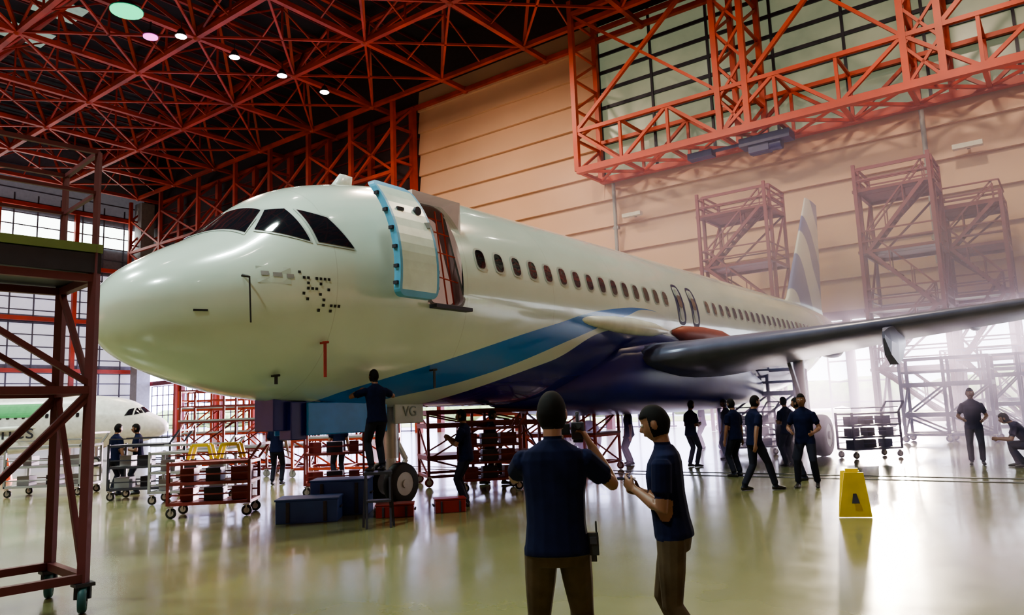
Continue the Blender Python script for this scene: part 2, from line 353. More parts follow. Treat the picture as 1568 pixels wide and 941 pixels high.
def build_plane(name,loc,rz,scale=1,full=True,fm=None,simple=False):
    root=empty(name,loc,rz); root.scale=(scale,)*3
    fus=MB(); S=sorted(set([.01,.03,.06,.1,.15,.22,.3,.4,.5,.62,.75,.9,1.05]+[round(1.2+.16*i,3) for i in range(34) ]+[4.38,5.2]+[7+.9*i for i in range(34)]+[37.5]))
    S=[s for s in S if not(abs(s-4.38)<.07 and s!=4.38) and not(abs(s-5.2)<.07 and s!=5.2)]
    A=[math.radians(a) for a in list(range(0,360,5))]
    A[9]=math.radians(43); A[20]=math.radians(101)
    rings=[[surf(s,a) for a in A] for s in S]; n=len(A)
    vs=[p for r in rings for p in r]+[Vector((0,0,-.7))]; fs=[]
    for k in range(len(S)-1):
        for i in range(n):
            if full and 4.37<S[k] and S[k+1]<5.21 and 9<=i<20: continue
            fs.append((k*n+i,k*n+(i+1)%n,(k+1)*n+(i+1)%n,(k+1)*n+i))
    for i in range(n): fs.append((len(vs)-1,(i+1)%n,i))
    fs.append([(len(S)-1)*n+i for i in range(n)])
    fus.add(vs,fs,0,True); fus.obj('fuselage',[fm],parent=root)
    wd=MB()
    def window(s,z,w,h,sg,mi=0,off=.012,e=3.2):
        c=sz(s,z,off,sg); P=[]
        for i in range(20):
            t=2*math.pi*i/20; ct,st=math.cos(t),math.sin(t)
            P.append(sz(s+w/2*math.copysign(abs(ct)**(2/e),ct),z+h/2*math.copysign(abs(st)**(2/e),st),off,sg))
        wd.add([c]+P,[(0,i+1,(i+1)%20+1) for i in range(20)],mi,True)
    ws=[5.72+.533*i for i in range(15)]+[15.9+.533*i for i in range(24)]
    for s in ws:
        for sg in (1,-1):
            window(s,.5,.31,.42,sg,1,.008); window(s,.5,.235,.34,sg,0,.014)
    for s in (14.05,14.95):
        for sg in (1,-1):
            window(s,.42,.50,1.12,sg,2,.008,3.5); window(s,.42,.22,.86,sg,1,.011,3.5); window(s,.5,.235,.34,sg,0,.016)
    for sg in (1,-1): window(29.6,.45,.9,1.9,sg,1,.006,6); window(29.6,.45,.84,1.84,sg,3,.010,6)
    if full:
        window(4.8,.5,.92,1.95,-1,1,.008,6); window(4.8,.5,.84,1.86,-1,3,.014,6)
    def patch(c4,f,mi,off,k=8,sg=1):
        vs=[]
        for j in range(k+1):
            for i in range(k+1):
                u,v=i/k,j/k; a=[(1-u)*c4[0][q]+u*c4[1][q] for q in (0,1)]; b=[(1-u)*c4[3][q]+u*c4[2][q] for q in (0,1)]
                s,t=[(1-v)*a[q]+v*b[q] for q in (0,1)]; p=f(s,t,off); p.y*=sg; vs.append(p)
        wd.add(vs,[(j*(k+1)+i,j*(k+1)+i+1,(j+1)*(k+1)+i+1,(j+1)*(k+1)+i) for j in range(k) for i in range(k)],mi,True)
    def fy(s,y,off): return soff(s,math.asin(min(1,y/FW(s))),off)
    def fz(s,z,off): return soff(s,th_of(s,z),off)
    def grow(c,e):
        cx=sum(p[0] for p in c)/4; cy=sum(p[1] for p in c)/4; return [(p[0]+math.copysign(e,p[0]-cx),max(.01,p[1]+math.copysign(e,p[1]-cy))) for p in c]
    W1=[(1.38,.03),(1.62,.94),(2.00,.76),(1.90,.03)]
    W2=[(1.73,.52),(2.32,.36),(2.23,.92),(2.03,.90)]
    W3=[(2.43,.36),(2.98,.32),(2.71,.80),(2.36,.91)]
    for sg in (1,-1):
        patch(W1,fy,0,.016,10,sg); patch(W2,fz,0,.016,8,sg); patch(W3,fz,0,.016,8,sg)
        patch(grow(W2,.03),fz,1,.009,8,sg); patch(grow(W3,.03),fz,1,.009,8,sg); patch(grow(W1,.03),fy,1,.009,8,sg)
    wd.obj('windows',[glass,G('window_frame',(.42,.47,.46),.4),G('exit_navy',(.015,.02,.1),.4),G('door_skin',(.60,.70,.65),.3)],parent=root)
    def foil(n=12):
        P=[]
        for i in range(n+1):
            x=(1-math.cos(math.pi*i/n))/2; t=5*(.2969*math.sqrt(x)-.126*x-.3516*x*x+.2843*x**3-.1015*x**4); P.append((x,t))
        return [(x,t*1.0) for x,t in P]+[(x,-t*.8) for x,t in P[-2:0:-1]]
    F=foil()
    def wing(secs,mi,mb,vert=False,sg=1):
        rings=[]
        for lat,sle,ch,z,tk in secs:
            if vert: rings.append([(sle+x*ch,t*ch*tk,lat) for x,t in F])
            else: rings.append([(sle+x*ch,-lat*sg,z+t*ch*tk-.03*x*ch) for x,t in F])
        mb.loft(rings,mi)
    wg=MB()
    for sg in (1,-1):
        wing([(1.5,11.2,7.2,-1.15,.15),(3,12.0,6.1,-1.0,.14),(6.4,13.8,4.1,-.62,.12),(11,16.15,2.9,-.1,.11),(16.6,19.0,1.6,.55,.10),(17,19.4,1.2,.6,.08)],0,wg,sg=sg)
        wing([(-.1+.6,19.3,1.4,0,.06),(1.5,20.2,.6,0,.06)],1,wg,vert=True); 
        k=len(F)*2
        for q in range(1,k+1):
            x,y,z=wg.v[-q]; wg.v[-q]=(x,y-17*sg,z)
        for lat in (4.6,8.2,11.8):
            s0=17.3 if lat<6 else 13.8+(lat-6.4)*.51+2.6-((lat-6.4)*.2); z0=-1.45+lat*.12
            rings=[]
            for i in range(9):
                t=i/8; r=max(.02,.2*math.sin(math.pi*min(1,t*.95+.03))**.6)
                rings.append([(s0-1+t*3.2,-lat*sg+r*.8*math.cos(a),z0+.12+r*1.4*math.sin(a)-.05*t) for a in [2*math.pi*j/10 for j in range(10)]])
            wg.loft(rings,0)
        rings=[]
        for s0,hw,zt,zb2 in ((13.4,.03,-.8,-.95),(13.7,.1,-.7,-1.3),(14.3,.13,-.62,-1.5),(15.0,.1,-.7,-1.35),(15.8,.03,-.8,-1.0)):
            rings.append([(s0,-6.9*sg+hw*a,b) for a,b in ((-.6,zt),(.6,zt),(1,(zt+zb2)/2),(.7,zb2),(-.7,zb2),(-1,(zt+zb2)/2))])
        wg.loft(rings,0,sm=False)
    if not simple: 
        rings=[]
        for s0,r in ((13.4,.05),(14.0,.2),(15.2,.26),(16.5,.24),(17.8,.06)):
            rings.append([(s0,-1.95-r*math.cos(a),-.36+r*math.sin(a)*1.0) for a in [2*math.pi*j/12 for j in range(12)]])
        wg.loft(rings,2)
    wg.obj('wings',[G('wing_grey',(.14,.15,.24),.3,.3),white,G('primer_red',(.3,.06,.035),.5)],parent=root)
    bf=MB(); rings=[]
    for s0,w,zt,zb2 in ((8.6,.3,-1.9,-2.08),(9.6,1.3,-1.3,-2.18),(10.8,2.0,-.6,-2.32),(12.5,2.2,-.42,-2.42),(15,2.25,-.45,-2.45),(18,2.2,-.75,-2.42),(20.5,1.8,-1.3,-2.3),(22.5,.6,-1.8,-2.1)):
        c=(zt+zb2)/2; h=(zt-zb2)/2; rg=[]
        for j in range(24):
            a=2*math.pi*j/24; ca,sa=math.cos(a),math.sin(a); rg.append((s0,w*math.copysign(abs(ca)**.6,ca),c+h*math.copysign(abs(sa)**.6,sa)))
        rings.append(rg)
    bf.loft(rings,0)
    for sg in (1,-1):
        rings=[]
        for s0,r in ((8.8,.03),(9.5,.12),(10.2,.18),(11,.2),(11.7,.17),(12.4,.04)):
            rings.append([(s0,-(1.87+(s0-8.8)*.12)*sg-r*.8*math.cos(a),-.33-(s0-8.8)*.03+r*math.sin(a)) for a in [2*math.pi*j/12 for j in range(12)]])
        bf.loft(rings,1)
    bf.obj('belly_fairing',[navy if not simple else white,white],parent=root)
    tl=MB(); wing([(1.7,28.9,6.9,0,.09),(2.4,30.0,5.6,0,.09),(7.9,34.3,2.1,0,.09)],0,tl,vert=True)
    for sg in (1,-1): wing([(.3,31.6,4.0,.95,.1),(6.2,34.9,1.4,1.5,.1)],1,tl,sg=sg)
    fm2=bpy.data.materials.get('fin_livery')
    if not fm2:
        fm2=bpy.data.materials.new('fin_livery'); fm2.use_nodes=True; N=fm2.node_tree.nodes; L=fm2.node_tree.links
        tc=N.new('ShaderNodeTexCoord'); wv=N.new('ShaderNodeTexWave'); wv.inputs['Scale'].default_value=.12; wv.inputs['Distortion'].default_value=6; wv.bands_direction='DIAGONAL'
        L.new(tc.outputs['Object'],wv.inputs['Vector']); cr=N.new('ShaderNodeValToRGB'); cr.color_ramp.interpolation='CONSTANT'
        cr.color_ramp.elements[0].color=(.6,.6,.66,1); cr.color_ramp.elements[1].position=.6; cr.color_ramp.elements[1].color=(.16,.18,.42,1)
        L.new(wv.outputs['Fac'],cr.inputs['Fac']); L.new(cr.outputs['Color'],N['Principled BSDF'].inputs['Base Color']); N['Principled BSDF'].inputs['Roughness'].default_value=.3
    tl.obj('tail',[fm2,G('wing_grey',(.36,.38,.42))],parent=root)
    g=MB(); zg=-loc[2]/scale
    def leg(s0,y,R,w,top,two):
        g.cyl((s0,y,zg+R),(s0,y,top),.1,2,14); g.cyl((s0,y,zg+R+.45),(s0,y,top),.15,1,14)
        g.cyl((s0,y-two-.1,zg+R),(s0,y+two+.1,zg+R),.07,2)
        for q in (-1,1): g.tyre((s0,y+q*two,zg+R),(0,1,0),R,w,0,3)
        g.beam((s0,y,zg+R+.9),(s0-.9,y,top),.1,1); g.beam((s0+.15,y,zg+R+.1),(s0+.38,y,zg+R+.4),.07,2); g.beam((s0+.38,y,zg+R+.4),(s0+.15,y,zg+R+.75),.07,2)
    leg(5.3,0,.38,.22,-1.95,.25); leg(17.7,-3.8,.58,.42,-1.1,.46); leg(17.7,3.8,.58,.42,-1.1,.46)
    g.obj('landing_gear',[black,steel,white,G('hub_grey',(.5,.5,.5),.4,.1)],parent=root)
    return root
PL=build_plane('passenger_airplane',(NOSE.x,NOSE.y,ZC),PROT,1,True,fus_mat())

d=MB()
for sg in (1,-1):
    d.box((3.95,-.42*sg,-2.2),(1.7,.05,.52),0)
    d.box((5.35,-.42*sg,-2.14),(.72,.05,.42),1)
    for s0 in (3.5,4.6,5.1,5.5): d.beam((s0,-.42*sg,-2.1),(s0,-.2*sg,-1.95),.05,2)
d.box((2.85,0,-2.12),(.5,.5,.5),3); d.box((3.0,-.2,-2.22),(.3,.3,.6),3)
d.obj('nose_gear_doors',[G('door_blue',(.015,.25,.75),.3),G('door_grey',(.4,.44,.42),.4),steel,navy],parent=PL,bevel=.015)
def text(name,body,size,matl,loc,R,parent=None):
    c=bpy.data.curves.new(name,'FONT'); c.body=body; c.size=size; c.extrude=.004; c.materials.append(matl)
    o=bpy.data.objects.new(name,c); bpy.context.scene.collection.objects.link(o); o.matrix_local=Matrix.Translation(loc)@R.to_4x4()
    if parent: o.parent=parent
    return o
RT=Matrix(((1,0,0),(0,0,-1),(0,1,0)))
text('gear_door_marking','VG',.26,G('marking_grey',(.2,.25,.25),.5),Vector((5.18,-.455,-2.22)),RT,PL)

dl=MB()
def rows(h,r,n=5):
    a=[-h/2+r*(1-math.cos(math.pi/2*i/n)) for i in range(n)]
    mid=[-h/2+r+(h-2*r)*i/12 for i in range(13)]
    return a+mid+[-x for x in a[::-1]]
DS=-1.12
def doorpanel(s0,zc,w,h,r,ds,dlat,thick):
    R_=rows(h,r); out=[];inn=[]
    for z in R_:
        e=max(0,abs(z)-(h/2-r)); hw=w/2-r+math.sqrt(max(0,r*r-e*e))
        us=[-1,-.88,-.5,0,.5,.88,1]
        ro=[];ri=[]
        for u in us:
            p=sz(s0,zc+z,.01); p=Vector((s0+u*hw+ds,p.y-dlat,p.z)); ro.append(p); q=Vector((p.x,p.y+thick,p.z-.0)); ri.append(q)
        out.append(ro);inn.append(ri)
    k=7; nr=len(R_)
    vs=[p for r_ in out for p in r_]+[p for r_ in inn for p in r_]; o=nr*k
    for j in range(nr-1):
        for i in range(k-1):
            border=i in(0,k-2) or j<4 or j>nr-6
            dl.add([vs[j*k+i],vs[j*k+i+1],vs[(j+1)*k+i+1],vs[(j+1)*k+i]],[(0,1,2,3)],1 if border else 0,True)
            dl.add([vs[o+j*k+i],vs[o+j*k+i+1],vs[o+(j+1)*k+i+1],vs[o+(j+1)*k+i]],[(0,1,2,3)],2,True)
        for i in (0,k-1): dl.add([vs[j*k+i],vs[(j+1)*k+i],vs[o+(j+1)*k+i],vs[o+j*k+i]],[(0,1,2,3)],1)
    for j in (0,nr-1):
        for i in range(k-1): dl.add([vs[j*k+i],vs[j*k+i+1],vs[o+j*k+i+1],vs[o+j*k+i]],[(0,1,2,3)],1)
doorpanel(4.79,.51,.84,1.9,.14,DS,.46,.13)
p=sz(4.79,.95); dx=4.79+DS; dl.cyl((dx+.2,p.y-.50,.98),(dx+.2,p.y-.45,.98),.07,4,16); dl.box((dx-.18,p.y-.485,.95),(.14,.03,.05),4)
for z in (-.25,.0,.3,.6,.9,1.2):
    p=sz(4.79,z); dl.box((dx-.44,p.y-.40,z),(.04,.08,.05),4); dl.box((dx+.44,p.y-.40,z),(.04,.08,.05),4)
for z in (.15,.75):
    dl.beam((dx+.3,-2.28,z),(4.42,-1.95,z),.09,2)
dl.obj('entry_door',[G('door_outer',(.58,.71,.66),.28),G('door_edge_blue',(.10,.36,.60),.4),grey,white,dark],parent=PL)
fr=MB()
def rr(w,h,r,n=6):
    P=[]
    for cx,cy,a0 in ((w/2-r,h/2-r,0),(-w/2+r,h/2-r,90),(-w/2+r,-h/2+r,180),(w/2-r,-h/2+r,270)):
        for i in range(n+1): a=math.radians(a0+90*i/n); P.append((cx+r*math.cos(a),cy+r*math.sin(a)))
    return P
def ring(w,h,r,wd_,mi,o1,o2):
    a=rr(w,h,r); b=rr(w+2*wd_,h+2*wd_,r+wd_); n=len(a)
    vs=[sz(4.79+x,.51+z,o1) for x,z in a]+[sz(4.79+x,.51+z,o2) for x,z in b]+[sz(4.79+x,.51+z,-.2) for x,z in a]
    fr.add(vs,[(i,(i+1)%n,(i+1)%n+n,i+n) for i in range(n)],mi,True)
    fr.add(vs,[(i,(i+1)%n,(i+1)%n+2*n,i+2*n) for i in range(n)],1,True)
ring(.78,1.8,.12,.06,0,.02,.012)
x0,x1,y0,y1,z0,z1=4.2,5.4,-1.75,.3,-.44,1.5
fr.add([(x0,y0,z0),(x1,y0,z0),(x1,y1,z0),(x0,y1,z0),(x0,y0,z1),(x1,y0,z1),(x1,y1,z1),(x0,y1,z1)],[(0,1,2,3),(4,5,6,7),(1,2,6,5),(0,3,7,4),(2,3,7,6)],2)
for z in (.1,.55,.95,1.25): fr.beam((4.42,sz(4.6,z).y+.1,z),(5.17,sz(5,z-.1).y+.1,z-.08),.018,3)
for s0 in (4.95,5.12): fr.beam((s0,-1.8,-.4),(s0,-1.55,1.3),.02,3)
fr.box((4.79,-2.03,-.47),(.9,.16,.06),4)
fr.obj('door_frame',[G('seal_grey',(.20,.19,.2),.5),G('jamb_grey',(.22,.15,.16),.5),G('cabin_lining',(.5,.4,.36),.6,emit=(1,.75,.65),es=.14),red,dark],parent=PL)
mk=MB()
for j,r_ in enumerate(["X........",".XX.XXXX.","..X..X...","..XXX..X.",".X...X...","..X...X..","......X.XXX",".....X..X"]):
    for i,c in enumerate(r_):
        if c=='X':
            s0=2.08+i*.062; z=-.13-j*.075; p=[sz(s0+a*.02,z+b*.02,.008) for a,b in((-1,-1),(1,-1),(1,1),(-1,1))]; mk.add(p,[(0,1,2,3)],0)
for s0,z,w in ((1.62,-.18,.1),(1.78,-.19,.12),(1.95,-.2,.1)):
    p=[sz(s0+a*w/2,z+b*.03,.008) for a,b in((-1,-1),(1,-1),(1,1),(-1,1))]; mk.add(p,[(0,1,2,3)],1)
p=[sz(1.74+a*.22,-.2+b*.12,.005) for a,b in((-1,-1),(1,-1),(1,1),(-1,1))]; mk.add(p,[(0,1,2,3)],2)
a=sz(1.35,-.22,.0); b=a+Vector((0,-.16,-.05)); mk.cyl(a,b,.015,0,8); mk.cyl(b,b+Vector((-.12,0,0)),.014,0,8); mk.beam(b,b+Vector((.02,-.01,-.62)),.016,0)
a=sz(.8,-.72,.0); mk.beam(a,a+Vector((.16,-.08,0)),.025,0)
for s0,z,L_,mi in ((2.55,-1.1,.5,3),(2.1,-1.55,.12,0),(4.9,-1.45,.3,0)):
    a=sz(s0,z,.02); b=a+Vector((.0,-.1,0)); mk.beam(a,b,.03,mi); mk.box(b+Vector((0,0,-L_/2)),(.05,.012,L_),mi); mk.cyl(b+Vector((-.04,0,0)),b+Vector((.06,0,.01)),.018,mi,8)
rings=[[(3.9+u*.5*(1-.4*t)+.25*t,.03*q*(1-t*.5),FT(4)+t*.32-.03) for u,q in ((0,0),(.3,1),(1,0),(.3,-1))] for t in (0,.5,1)]
mk.loft(rings,4)
mk.obj('probes_and_markings',[black,grey,G('patch_grey',(.48,.56,.52),.4),G('flag_red',(.3,.03,.025),.6),white],parent=PL)

# second, smaller aircraft parked at the far left, with airline titles
ja=math.pi+.25
jp=build_plane('parked_jet',(-14.3,31.2,1.8),ja,.5,False,mat('jet_white',(.75,.76,.78),.3),True)
jt=MB()
for k in range(12):
    for r_ in range(6):
        s0=8.6+k*.5; zz0=.45+r_*.17; P4=[sz(s0,zz0,.03,-1),sz(s0+.5,zz0,.03,-1),sz(s0+.5,zz0+.17,.03,-1),sz(s0,zz0+.17,.03,-1)]; jt.add(P4,[(0,1,2,3)],0,True)
jt.obj('green_titles_panel',[G('logo_green',(.06,.36,.12),.5)],parent=jp)
RJ=Matrix(((-1,0,0),(0,0,1),(0,1,0)))
text('airline_titles','lines',1.7,dark,Vector((12.2,2.06,-1.15)),RJ,jp)

# ------------------------------------------------------------------ stands, carts
def caster(mb,x,y,r,mw=1,mf=2):
    mb.tyre((x,y,r),(0,1,0),r,r*.6,mw,mf); mb.box((x,y,r*2.1),(r*1.2,r*1.1,r*.25),mf)
    for q in(-1,1): mb.beam((x,y+q*r*.42,r),(x,y+q*r*.42,r*2.1),r*.25,mf)
def stand(name,loc,rz,L,D,levels,frame,deck,t=.07,rail=1.0,cz=.15,brace=True,ladder=False,mids=1,stairs=False):
    b=MB(); top=levels[-1]; z0=cz*2.2
    xs=[-L/2+L*i/mids for i in range(mids+1)]
    for x in xs:
        for y in (-D/2,D/2):
            b.beam((x,y,z0),(x,y,top+rail),t,0); caster(b,x,y,cz)
    L0=[z0]+levels
    for z in L0:
        for y in(-D/2,D/2): b.beam((-L/2,y,z),(L/2,y,z),t,0)
        for x in xs: b.beam((x,-D/2,z),(x,D/2,z),t,0)
    for z in levels: b.box((0,0,z+t/2+.02),(L+.08,D+.08,.05),1)
    if rail:
        for z in (top+rail,top+rail*.5):
            for y in(-D/2,D/2): b.beam((-L/2,y,z),(L/2,y,z),t*.6,0)
            for x in(-L/2,L/2): b.beam((x,-D/2,z),(x,D/2,z),t*.6,0)
    if brace:
        for i,(a,c) in enumerate(zip(L0[:-1],L0[1:])):
            n=max(1,round((c-a)/2.2)); 
            for k in range(n):
                p,q=a+(c-a)*k/n,a+(c-a)*(k+1)/n
                for y in(-D/2,D/2):
                    for x0_,x1_ in zip(xs[:-1],xs[1:]):
                        s_=(x0_,x1_) if (k+i)%2 else (x1_,x0_)
                        b.beam((s_[0],y,p),(s_[1],y,q),t*.6,0)
                        if n>1: b.beam((x0_,y,q),(x1_,y,q),t*.6,0)
                for x in(-L/2,L/2): b.beam((x,-D/2,p),(x,D/2,q),t*.6,0)
    if stairs:
        for i,(a,c) in enumerate(zip(L0[:-1],L0[1:])):
            xa,xb=(-L/2+.3,L/2-.3) if i%2 else (L/2-.3,-L/2+.3)
            for y in (-D/2-.75,-D/2-.1):
                b.beam((xa,y,a),(xb,y,c),.16,0); b.beam((xa,y,a+1),(xb,y,c+1),.07,0)
                for u in (0,.33,.66,1): b.beam((xa+(xb-xa)*u,y,a+(c-a)*u),(xa+(xb-xa)*u,y,a+(c-a)*u+1),.05,0)
            for k in range(10): b.box((xa+(xb-xa)*(k+.5)/10,-D/2-.42,a+(c-a)*(k+.5)/10),(.28,.62,.05),1)
            b.box((0,-D/2-.42,c),(L+.3,.75,.14),1)
            for z in (c+.5,c+1):
                b.beam((-L/2,-D/2-.8,z),(L/2,-D/2-.8,z),.07,0); b.beam((-L/2,D/2,z),(L/2,D/2,z),.07,0)
                for x in (-L/2,L/2): b.beam((x,-D/2-.8,z),(x,D/2,z),.07,0)
        for x in (-L/2,L/2): b.beam((x,-D/2-.8,0.02),(x,-D/2-.8,top+rail),t,0)
    if ladder:
        x=L/2+.25
        for y in(-.22,.22): b.beam((x,y,0.02),(x-.2,y,top+rail),t*.6,0)
        z=.3
        while z<top: b.beam((x-.2*z/(top+rail),-.22,z),(x-.2*z/(top+rail),.22,z),t*.4,0); z+=.3
    return b.obj(name,[frame,deck,steel,black],loc,rz)
b=MB(); C=Vector((-3.88,6.88,0)); a_=Vector((-.68,-.73,0)); b_=Vector((-.73,.68,0)); Lx,Ly=1.7,.95
def q(i,j,z): return C+a_*i+b_*j+Vector((0,0,z))
HT=3.28
for i in (0,Lx):
    for j in (0,Ly):
        b.beam(q(i,j,.24),q(i,j,HT),.075); b.beam(q(i,j,HT),q(i,j,4.2),.045)
for z,t in ((4.2,.04),(3.8,.032)):
    for j in (0,Ly): b.beam(q(0,j,z),q(Lx,j,z),t)
    for i in (0,Lx): b.beam(q(i,0,z),q(i,Ly,z),t)
for z in (.3,1.95,2.98):
    for i in (0,Lx): b.beam(q(i,0,z),q(i,Ly,z),.07)
    for j in (0,Ly): b.beam(q(0,j,z),q(Lx,j,z),.07)
for i in (0,Lx):
    b.beam(q(i,0,.3),q(i,Ly,1.95),.05); b.beam(q(i,0,1.95),q(i,Ly,2.98),.05)
for j in (0,Ly):
    b.beam(q(0,j,2.0),q(Lx*.9,j,2.98),.05); b.beam(q(0,j,1.9),q(Lx*.9,j,.3),.05); b.beam(q(0,j,1.95),q(Lx*.5,j,1.0),.05)
cm=C+a_*(Lx/2)+b_*(Ly/2); ang=math.atan2(-.73,-.68)
b.box((cm.x,cm.y,3.12),(Lx+.08,Ly+.08,.18),1,ang); b.box((cm.x,cm.y,3.26),(Lx+.1,Ly+.1,.08),2,ang)
for i in (0,Lx):
    for j in (0,Ly):
        p=q(i,j,0); b.tyre((p.x,p.y,.12),(.9,.43,0),.12,.07,3,4); b.box((p.x,p.y,.245),(.16,.14,.03),4,ang)
        for s_ in(-1,1): b.beam((p.x+.05*s_*.9,p.y+.05*s_*.43,.12),(p.x+.05*s_*.9,p.y+.05*s_*.43,.24),.03,4)
b.obj('maintenance_stand',[G('stand_red',(.11,.02,.028),.5),dark,green,G('caster_teal',(.02,.1,.12),.5),dark])

def planeW(s,lat,z=0): return Vector((NOSE.x+.6*s+.8*lat,NOSE.y+.8*s-.6*lat,z))
stand('tail_dock',planeW(37.2,-4.2),HROT,3.8,2.4,[3,6,9,12],brown,redd,.16,1.3,.2,True,False,1,True)
stand('tail_dock',planeW(35.8,4.1),HROT,3.2,2.4,[2.8,5.6,8.4,11.4],brown,redd,.16,1.3,.2,True,False,1,True)
stand('tail_dock',planeW(39.2,6.8),HROT,2.6,2.2,[3.2,6.2,8.6,10.6],brown,redd,.16,.5,.2,True,False,1,True)
dkb=G('dock_blue',(.07,.08,.24),.5)
stand('wing_dock',Hw(-3.0,41.5),HROT,4.5,1.6,[1.2,2.6],dkb,dkb,.09,1,.12,True,True,3)
stand('wing_dock',Hw(6.5,37.5),HROT,5,1.6,[1.6,2.6],dkb,dkb,.1,.9,.12,True,False,4)
stand('wing_dock',(14.6,25.6,0),HROT,2.6,1.3,[.9,1.9],dkb,dkb,.1,.9,.12,True,False,2)
stand('wing_dock',(19.6,28.4,0),HROT,3.2,1.3,[1.1,2.2],dkb,dkb,.1,.8,.12,True,False,3)
stand('work_platform',(8.4,25.8,0),HROT,2.6,1.3,[.9,1.8],dkb,dkb,.1,.8,.12,True,True,2)
stand('work_platform',(-.9,17.8,0),.3,2.6,1.2,[.6,1.3,1.6],redd,redd,.06,0,.1,True,False,2)
stand('work_platform',(.6,20.5,0),HROT,4.2,1.2,[.9,1.5],red,redd,.06,0,.1,True,False,4)
stand('work_platform',(-4.8,21.5,0),-.2,2.6,1.4,[1.0,2.2],red,grey,.07,.5,.1,True,False,2)
stand('work_platform',(-7.8,22.3,0),.1,3.6,1.3,[.8,1.6],redd,grey,.06,.9,.1,True,False,3)
stand('work_platform',(-9.6,25.5,0),.2,3,1.3,[1.2,2.0],red,grey,.07,.6,.1,True,False,3)
def cart(name,loc,rz,L,D,H,frame,deck,top=None,rails=3):
    b=MB()
    for x in(-L/2,L/2):
        for y in(-D/2,D/2): b.beam((x,y,.22),(x,y,H),.05); caster(b,x*.93,y*.9,.09,1,2)
    for k in range(rails):
        z=.24+(H-.28)*k/(rails-1)
        b.box((0,0,z),(L,D,.03),3)
        for y in(-D/2,D/2): b.beam((-L/2,y,z),(L/2,y,z),.05); b.beam((-L/2,y,z+.15),(L/2,y,z+.15),.025)
        for x in(-L/2,L/2): b.beam((x,-D/2,z),(x,D/2,z),.05)
        for q_ in range(3 if k<rails-1 else 0): b.box((-L/3+q_*L/3,random.uniform(-.1,.1),z+.13),(random.uniform(.2,.35),.3,.22),4 if q_%2 else 3)
    for y in(-D/2,D/2): b.beam((L/2,y,H),(L/2+.18,y,H+.25),.04)
    b.beam((L/2+.18,-D/2,H+.25),(L/2+.18,D/2,H+.25),.04)
    if top:
        for q_ in (-.42,.08): 
            for dy in(-.12,.12):
                b.beam((q_,dy,H+.02),(q_+.06,dy,H+.26),.05,5); b.beam((q_+.06,dy,H+.26),(q_+.34,dy,H+.26),.05,5); b.beam((q_+.34,dy,H+.26),(q_+.4,dy,H+.02),.05,5)
    return b.obj(name,[frame,black,steel,deck,dark,yellow],loc,rz)
cart('tool_trolley',(-5.35,13.5,0),.1,1.35,.7,.95,redd,redd,True)
cart('equipment_cart',(-6.7,15.8,0),.05,1.5,.7,1.05,grey,grey)
cart('equipment_cart',(-8.2,16.9,0),.05,1.3,.8,1.2,dark,grey)
cart('equipment_cart',(-11.3,18.6,0),.0,1.8,.9,1.2,grey,grey)
cart('equipment_cart',(-3.9,16.3,0),.2,1.2,.7,1.5,redd,redd)
cart('equipment_cart',(-.6,15.9,0),.2,1.2,.7,1.3,redd,redd,False,4)
cart('equipment_cart',(9.4,20.4,0),.2,1.4,.7,1.2,dkb,dkb,False,4)
cart('equipment_cart',(7.0,23.0,0),.2,1.4,.7,1.3,dkb,dkb,False,4)
def crate(name,loc,size,m,rz=0):
    b=MB(); x,y,z=size; b.box((0,0,z/2),(x,y,z)); b.box((0,0,z+.015),(x*1.04,y*1.04,.03)); 
    for s_ in(-1,1): b.box((s_*x*.3,-y/2-.01,z*.5),(x*.06,.03,z*.9),1); b.beam((s_*(x/2+.02),-.12,z*.6),(s_*(x/2+.02),.12,z*.6),.03,1)
    b.obj(name,[m,dark],loc,rz,bevel=.01)
crate('blue_step_box',(-3.35,12.3,0),(.95,.6,.34),G('crate_blue',(.03,.07,.28),.5),.1)
crate('blue_step_box',(-3.0,13.05,0),(.95,.6,.55),G('crate_blue',(0,0,0)),.05)
crate('red_tool_box',(-2.0,12.4,0),(.6,.35,.18),G('box_red',(.2,.012,.012),.4),.1)
crate('red_tool_box',(-1.15,12.7,0),(.5,.3,.2),G('box_red',(0,0,0)),.2)
b=MB()
for x in(-.2,.2):
    for y in(-.2,.2): b.beam((x*1.1,y*1.1,0),(x*.9,y*.9,.75),.035)
b.box((0,0,.76),(.42,.4,.04),1); b.box((0,-.3,.38),(.36,.18,.03),1); b.beam((-.17,-.4,0),(-.17,-.2,.7),.03); b.beam((.17,-.4,0),(.17,-.2,.7),.03)
b.obj('step_ladder',[dark,dark],(-2.12,11.55,0),.2)
b=MB(); 
for s_ in (1,-1):
    R=Matrix.Rotation(s_*math.radians(13),3,'X'); c=Vector((0,-s_*.075*1.0,.31))
    vs=[c+R@Vector(p) for p in ((-.21,0,-.31),(.21,0,-.31),(.12,0,.31),(-.12,0,.31))]; o=Vector((0,-s_*.02,0))
    b.add(vs+[v+o for v in vs],[(0,1,2,3),(4,7,6,5),(0,4,5,1),(1,5,6,2),(2,6,7,3),(3,7,4,0)],0)
b.box((0,0,.63),(.16,.05,.05),0)
b.add([Vector((x,-.103-(.31-z)*.23,z)) for x,z in ((-.05,.2),(.05,.2),(0,.42))],[(0,1,2)],1)
b.obj('wet_floor_sign',[yellow,dark],(4.55,10.5,.0),-.25)
b=MB(); b.cyl((0,0,.03),(0,0,.7),.17,0,18,.03); b.box((0,0,.015),(.42,.42,.03),0); b.cyl((0,0,.3),(0,0,.45),.118,1,18,.084); b.obj('traffic_cone',[G('cone_orange',(.7,.1,.03),.5),white],(-16.2,24.2,0))

